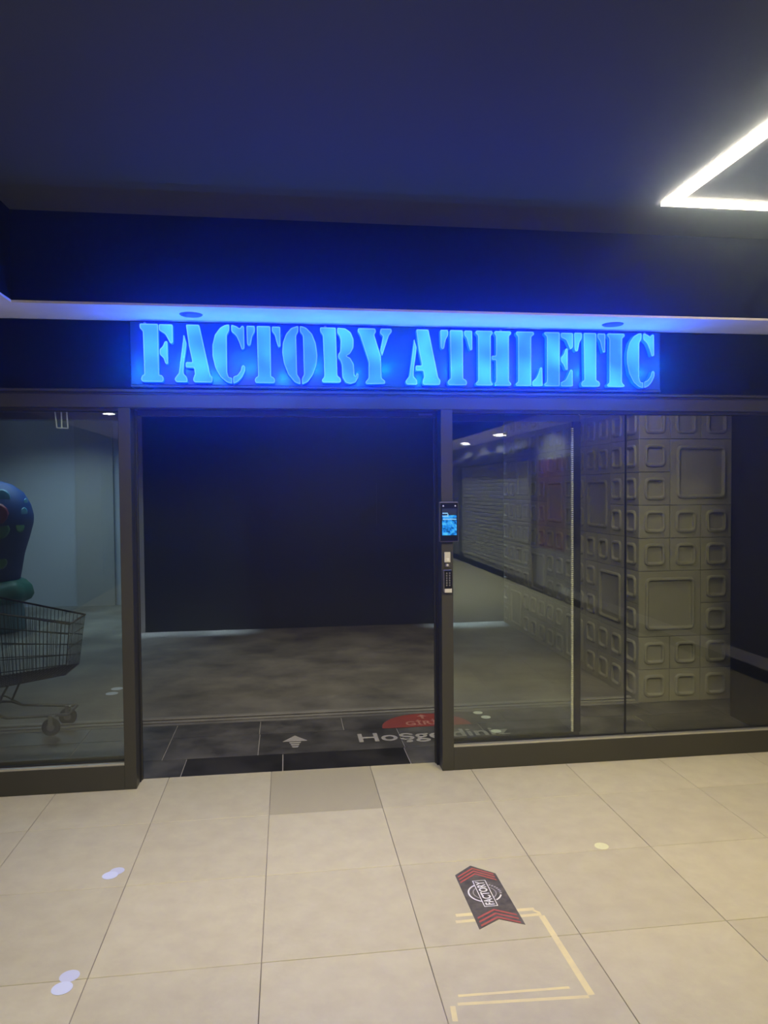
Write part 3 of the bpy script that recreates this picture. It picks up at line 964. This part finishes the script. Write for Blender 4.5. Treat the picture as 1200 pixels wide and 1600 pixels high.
# dots behind the glass
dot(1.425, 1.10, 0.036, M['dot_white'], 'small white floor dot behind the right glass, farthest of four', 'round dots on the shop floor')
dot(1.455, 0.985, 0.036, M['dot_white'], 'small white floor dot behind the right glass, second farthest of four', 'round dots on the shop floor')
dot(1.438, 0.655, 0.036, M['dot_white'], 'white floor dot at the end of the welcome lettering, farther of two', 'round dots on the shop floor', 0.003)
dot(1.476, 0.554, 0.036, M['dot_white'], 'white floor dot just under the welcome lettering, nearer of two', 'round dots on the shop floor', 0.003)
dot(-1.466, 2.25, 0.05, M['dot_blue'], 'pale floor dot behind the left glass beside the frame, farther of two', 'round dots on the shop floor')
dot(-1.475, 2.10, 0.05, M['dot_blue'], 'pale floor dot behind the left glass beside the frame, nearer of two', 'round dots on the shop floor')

# ------------------------------------------------------------------ vinyls on the stone tiles
wv = tag(empty('welcome_sticker', (1.0, 0.75, 0)), 'worn floor lettering Hosgeldiniz under a red half oval reading GIRIS', 'sticker')
text_mesh('lettering', 'Hoşgeldiniz', M['faded_white'], wv, Matrix.Translation((1.0, 0.655, 0.0010)), 0.235, 0.0003, 1.06, 0.004)
arc = [(0.985 + 0.325 * math.cos(math.radians(a)), 0.842 + 0.30 * math.sin(math.radians(a))) for a in range(0, 181, 6)]
flat('red_oval', arc, 0.0003, 0.0012, M['faded_red'], wv)
text_mesh('lettering', 'GİRİŞ', M['pink_text'], wv, Matrix.Translation((0.99, 0.915, 0.0020)), 0.125, 0.0003, 0.30, 0.002)
flat('small_arrow', [(0.975, 1.02), (0.995, 1.02), (0.995, 1.07), (1.02, 1.07), (0.985, 1.115), (0.95, 1.07), (0.975, 1.07)], 0.0016, 0.0020, M['pink_text'], wv)
av = tag(empty('arrow_sticker', (0.04, 0.66, 0)), 'small pale arrow pointing into the shop on the dark stone tiles', 'sticker')
flat('arrow_head', [(-0.045, 0.668), (0.125, 0.668), (0.04, 0.785)], 0.0004, 0.0012, M['faded_white'], av)
flat('arrow_bar', [(0.000, 0.655), (0.080, 0.655), (0.075, 0.628), (0.005, 0.628)], 0.0004, 0.0012, M['faded_white'], av)
flat('arrow_bar', [(0.010, 0.615), (0.070, 0.615), (0.065, 0.588), (0.015, 0.588)], 0.0004, 0.0012, M['faded_white'], av)
flat('arrow_bar', [(0.015, 0.575), (0.065, 0.575), (0.055, 0.545), (0.025, 0.545)], 0.0004, 0.0012, M['faded_white'], av)

# ------------------------------------------------------------------ shopping trolley behind the left glass
ct = tag(empty('shopping_cart', (-1.95, 1.2, 0)), 'steel wire shopping cart standing behind the left shop window', 'cart')


def P(x, y, z):
    return (x + 1.95, y - 1.2, z)


def lerp(a, b, t):
    return tuple(a[i] + (b[i] - a[i]) * t for i in range(3))


# corners: rear / front, near (camera side) / far
RN, RF, FN, FF = P(-2.42, 0.90, 0.985), P(-2.42, 1.50, 0.985), P(-1.475, 0.93, 0.800), P(-1.475, 1.32, 0.800)
bRN, bRF, bFN, bFF = P(-2.36, 0.99, 0.300), P(-2.36, 1.48, 0.300), P(-1.535, 1.03, 0.430), P(-1.535, 1.36, 0.430)
bm = bmesh.new()
bm_tube(bm, [RN, FN, FF, RF], 0.0075, 8)
bm_tube(bm, [RF, RN], 0.0075, 8)
link('basket_rim', to_mesh(bm, 'basket_rim', True), M['chrome'], ct)


def panel(name, a, b, c, d, nv, nh, r_=0.0022):
    """a-b top edge, d-c bottom edge"""
    bm = bmesh.new()
    for k in range(nv + 1):
        t = k / nv
        bm_tube(bm, [lerp(a, b, t), lerp(d, c, t)], r_, 5)
    for k in range(nh + 1):
        t = k / nh
        bm_tube(bm, [lerp(a, d, t), lerp(b, c, t)], 0.0036, 5)
    return tag(link(name, to_mesh(bm, name), M['chrome'], ct), kind='stuff')


panel('basket_side', RN, FN, bFN, bRN, 34, 5)
panel('basket_side', RF, FF, bFF, bRF, 34, 5)
panel('basket_front', FN, FF, bFF, bFN, 11, 4)
panel('basket_back', RN, RF, bRF, bRN, 16, 4)
panel('basket_bottom', bRN, bFN, bFF, bRF, 30, 10)
bm = bmesh.new()
bm_tube(bm, [P(-2.48, 0.90, 1.04), P(-2.48, 1.50, 1.04)], 0.016, 10)
for y in (0.93, 1.47):
    bm_tube(bm, [P(-2.48, y, 1.04), P(-2.42, y, 0.985)], 0.008, 6)
link('push_handle', to_mesh(bm, 'push_handle', True), M['plastic_grey'], ct)
bm = bmesh.new()
for ya, yb in ((1.06, 1.08), (1.38, 1.30)):
    # chassis rail with a raised step, and the two struts up to the basket
    bm_tube(bm, [P(-2.45, ya, 0.165), P(-2.02, ya, 0.165), P(-1.94, ya, 0.135), P(-1.54, yb, 0.135)], 0.011, 8)
    bm_tube(bm, [P(-2.45, ya, 0.205), P(-2.06, ya, 0.205), P(-1.97, ya, 0.150)], 0.007, 8)
    bm_tube(bm, [P(-2.02, ya, 0.165), P(-1.96, ya - 0.01, 0.30), P(-1.92, ya - 0.01, 0.37)], 0.008, 8)
    bm_tube(bm, [P(-2.30, ya, 0.165), P(-2.34, ya, 0.30)], 0.008, 8)
bm_tube(bm, [P(-1.54, 1.08, 0.135), P(-1.54, 1.30, 0.135)], 0.011, 8)
bm_tube(bm, [P(-2.45, 1.06, 0.165), P(-2.45, 1.38, 0.165)], 0.011, 8)
link('chassis', to_mesh(bm, 'chassis', True), M['chrome'], ct)
for (x, y) in ((-1.645, 1.045), (-1.60, 1.285), (-2.36, 1.06), (-2.36, 1.38)):
    bm = bmesh.new()
    bm_lathe(bm, [(0.040, -0.014), (0.056, -0.013), (0.062, -0.006), (0.062, 0.006), (0.056, 0.013), (0.040, 0.014)], 24)
    bmesh.ops.rotate(bm, verts=bm.verts, matrix=Matrix.Rotation(math.pi / 2, 3, 'X'))
    wh = link('wheel', to_mesh(bm, 'wheel', True), M['rubber'], ct, (x + 1.95, y - 1.2, 0.062))
    bm = bmesh.new()
    bm_lathe(bm, [(0.010, -0.018), (0.026, -0.0155), (0.026, 0.0155), (0.010, 0.018)], 20)
    bmesh.ops.rotate(bm, verts=bm.verts, matrix=Matrix.Rotation(math.pi / 2, 3, 'X'))
    link('wheel_hub', to_mesh(bm, 'wheel_hub'), M['hub'], wh)
    bm = bmesh.new()
    for s in (-0.021, 0.021):
        bm_box(bm, (-0.014, s - 0.002, -0.012), (0.014, s + 0.002, 0.085), 0.001)
    bm_box(bm, (-0.016, -0.023, 0.068), (0.024, 0.023, 0.078), 0.001)
    link('caster_fork', to_mesh(bm, 'caster_fork'), M['hub'], wh)

# ------------------------------------------------------------------ blue toy machine in the back room
ty = tag(empty('toy_machine', (-3.60, 5.30, 0)), 'big rounded blue toy machine with red and green spots behind the shopping cart', 'toy')
bm = bmesh.new()
bm_lathe(bm, [(0.36, 0.0), (0.37, 0.05), (0.34, 0.30), (0.33, 0.36)], 36)
link('plinth', to_mesh(bm, 'plinth', True), M['toy_pale'], ty)
bm = bmesh.new()
bm_lathe(bm, [(0.33, 0.34), (0.42, 0.38), (0.45, 0.44), (0.43, 0.54), (0.36, 0.62), (0.30, 0.63)], 48, wob=lambda a, z: 0.05 * math.sin(9 * a))
link('frill', to_mesh(bm, 'frill', True), M['toy_green'], ty)
prof = [(0.28, 0.58), (0.31, 0.62), (0.33, 0.72), (0.37, 0.95), (0.43, 1.15), (0.475, 1.32), (0.48, 1.42), (0.45, 1.55), (0.37, 1.70), (0.24, 1.80), (0.10, 1.845), (0.01, 1.85)]
bm = bmesh.new()
bm_lathe(bm, prof, 48)
link('shell', to_mesh(bm, 'shell', True), M['toy_blue'], ty)


def prof_r(z):
    for (r0, z0), (r1, z1) in zip(prof, prof[1:]):
        if z0 <= z <= z1:
            return r0 + (r1 - r0) * (z - z0) / (z1 - z0)
    return 0.3


for (ang, z, s, mk) in ((-62, 1.45, 0.13, 'toy_red'), (-28, 1.28, 0.07, 'toy_dark'), (-58, 1.26, 0.11, 'toy_dark'), (-55, 0.86, 0.08, 'toy_dark'),
                        (-85, 1.40, 0.12, 'toy_red'), (-90, 1.15, 0.09, 'toy_dark'), (-52, 1.64, 0.10, 'toy_teal'), (-20, 1.46, 0.06, 'toy_teal'), (-8, 1.58, 0.05, 'toy_teal')):
    a = math.radians(ang)
    r_ = prof_r(z)
    bm = bmesh.new()
    bmesh.ops.create_icosphere(bm, subdivisions=2, radius=s)
    bmesh.ops.scale(bm, vec=(0.10, 1, 1), verts=bm.verts)
    link('spot', to_mesh(bm, 'spot', True), M[mk], ty, (r_ * math.cos(a), r_ * math.sin(a), z), (0, 0, a))

# ------------------------------------------------------------------ clear bracket hung inside the left glass
br = tag(empty('clear_bracket', (-1.25, 0.087, 2.10)), 'small clear acrylic bracket hanging at the top of the left window', 'bracket')
bm = bmesh.new()
for (a, b) in (((-0.045, 0, 0.074), (-0.035, 0, -0.035)), ((-0.035, 0, -0.035), (0.025, 0, -0.038)), ((0.025, 0, -0.038), (0.020, 0, 0.060)), ((-0.045, 0, 0.074), (0.020, 0, 0.060)),
               ((-0.010, 0, 0.066), (-0.008, 0, -0.036))):
    bm_tube(bm, [a, b], 0.004, 6)
link('bracket_frame', to_mesh(bm, 'bracket_frame'), M['acrylic'], br)
bm = bmesh.new()
bm_tube(bm, [(-0.012, 0, 0.065), (-0.012, 0, 0.064)], 0.004, 6)
link('hanger_rod', to_mesh(bm, 'hanger_rod'), M['acrylic'], br)
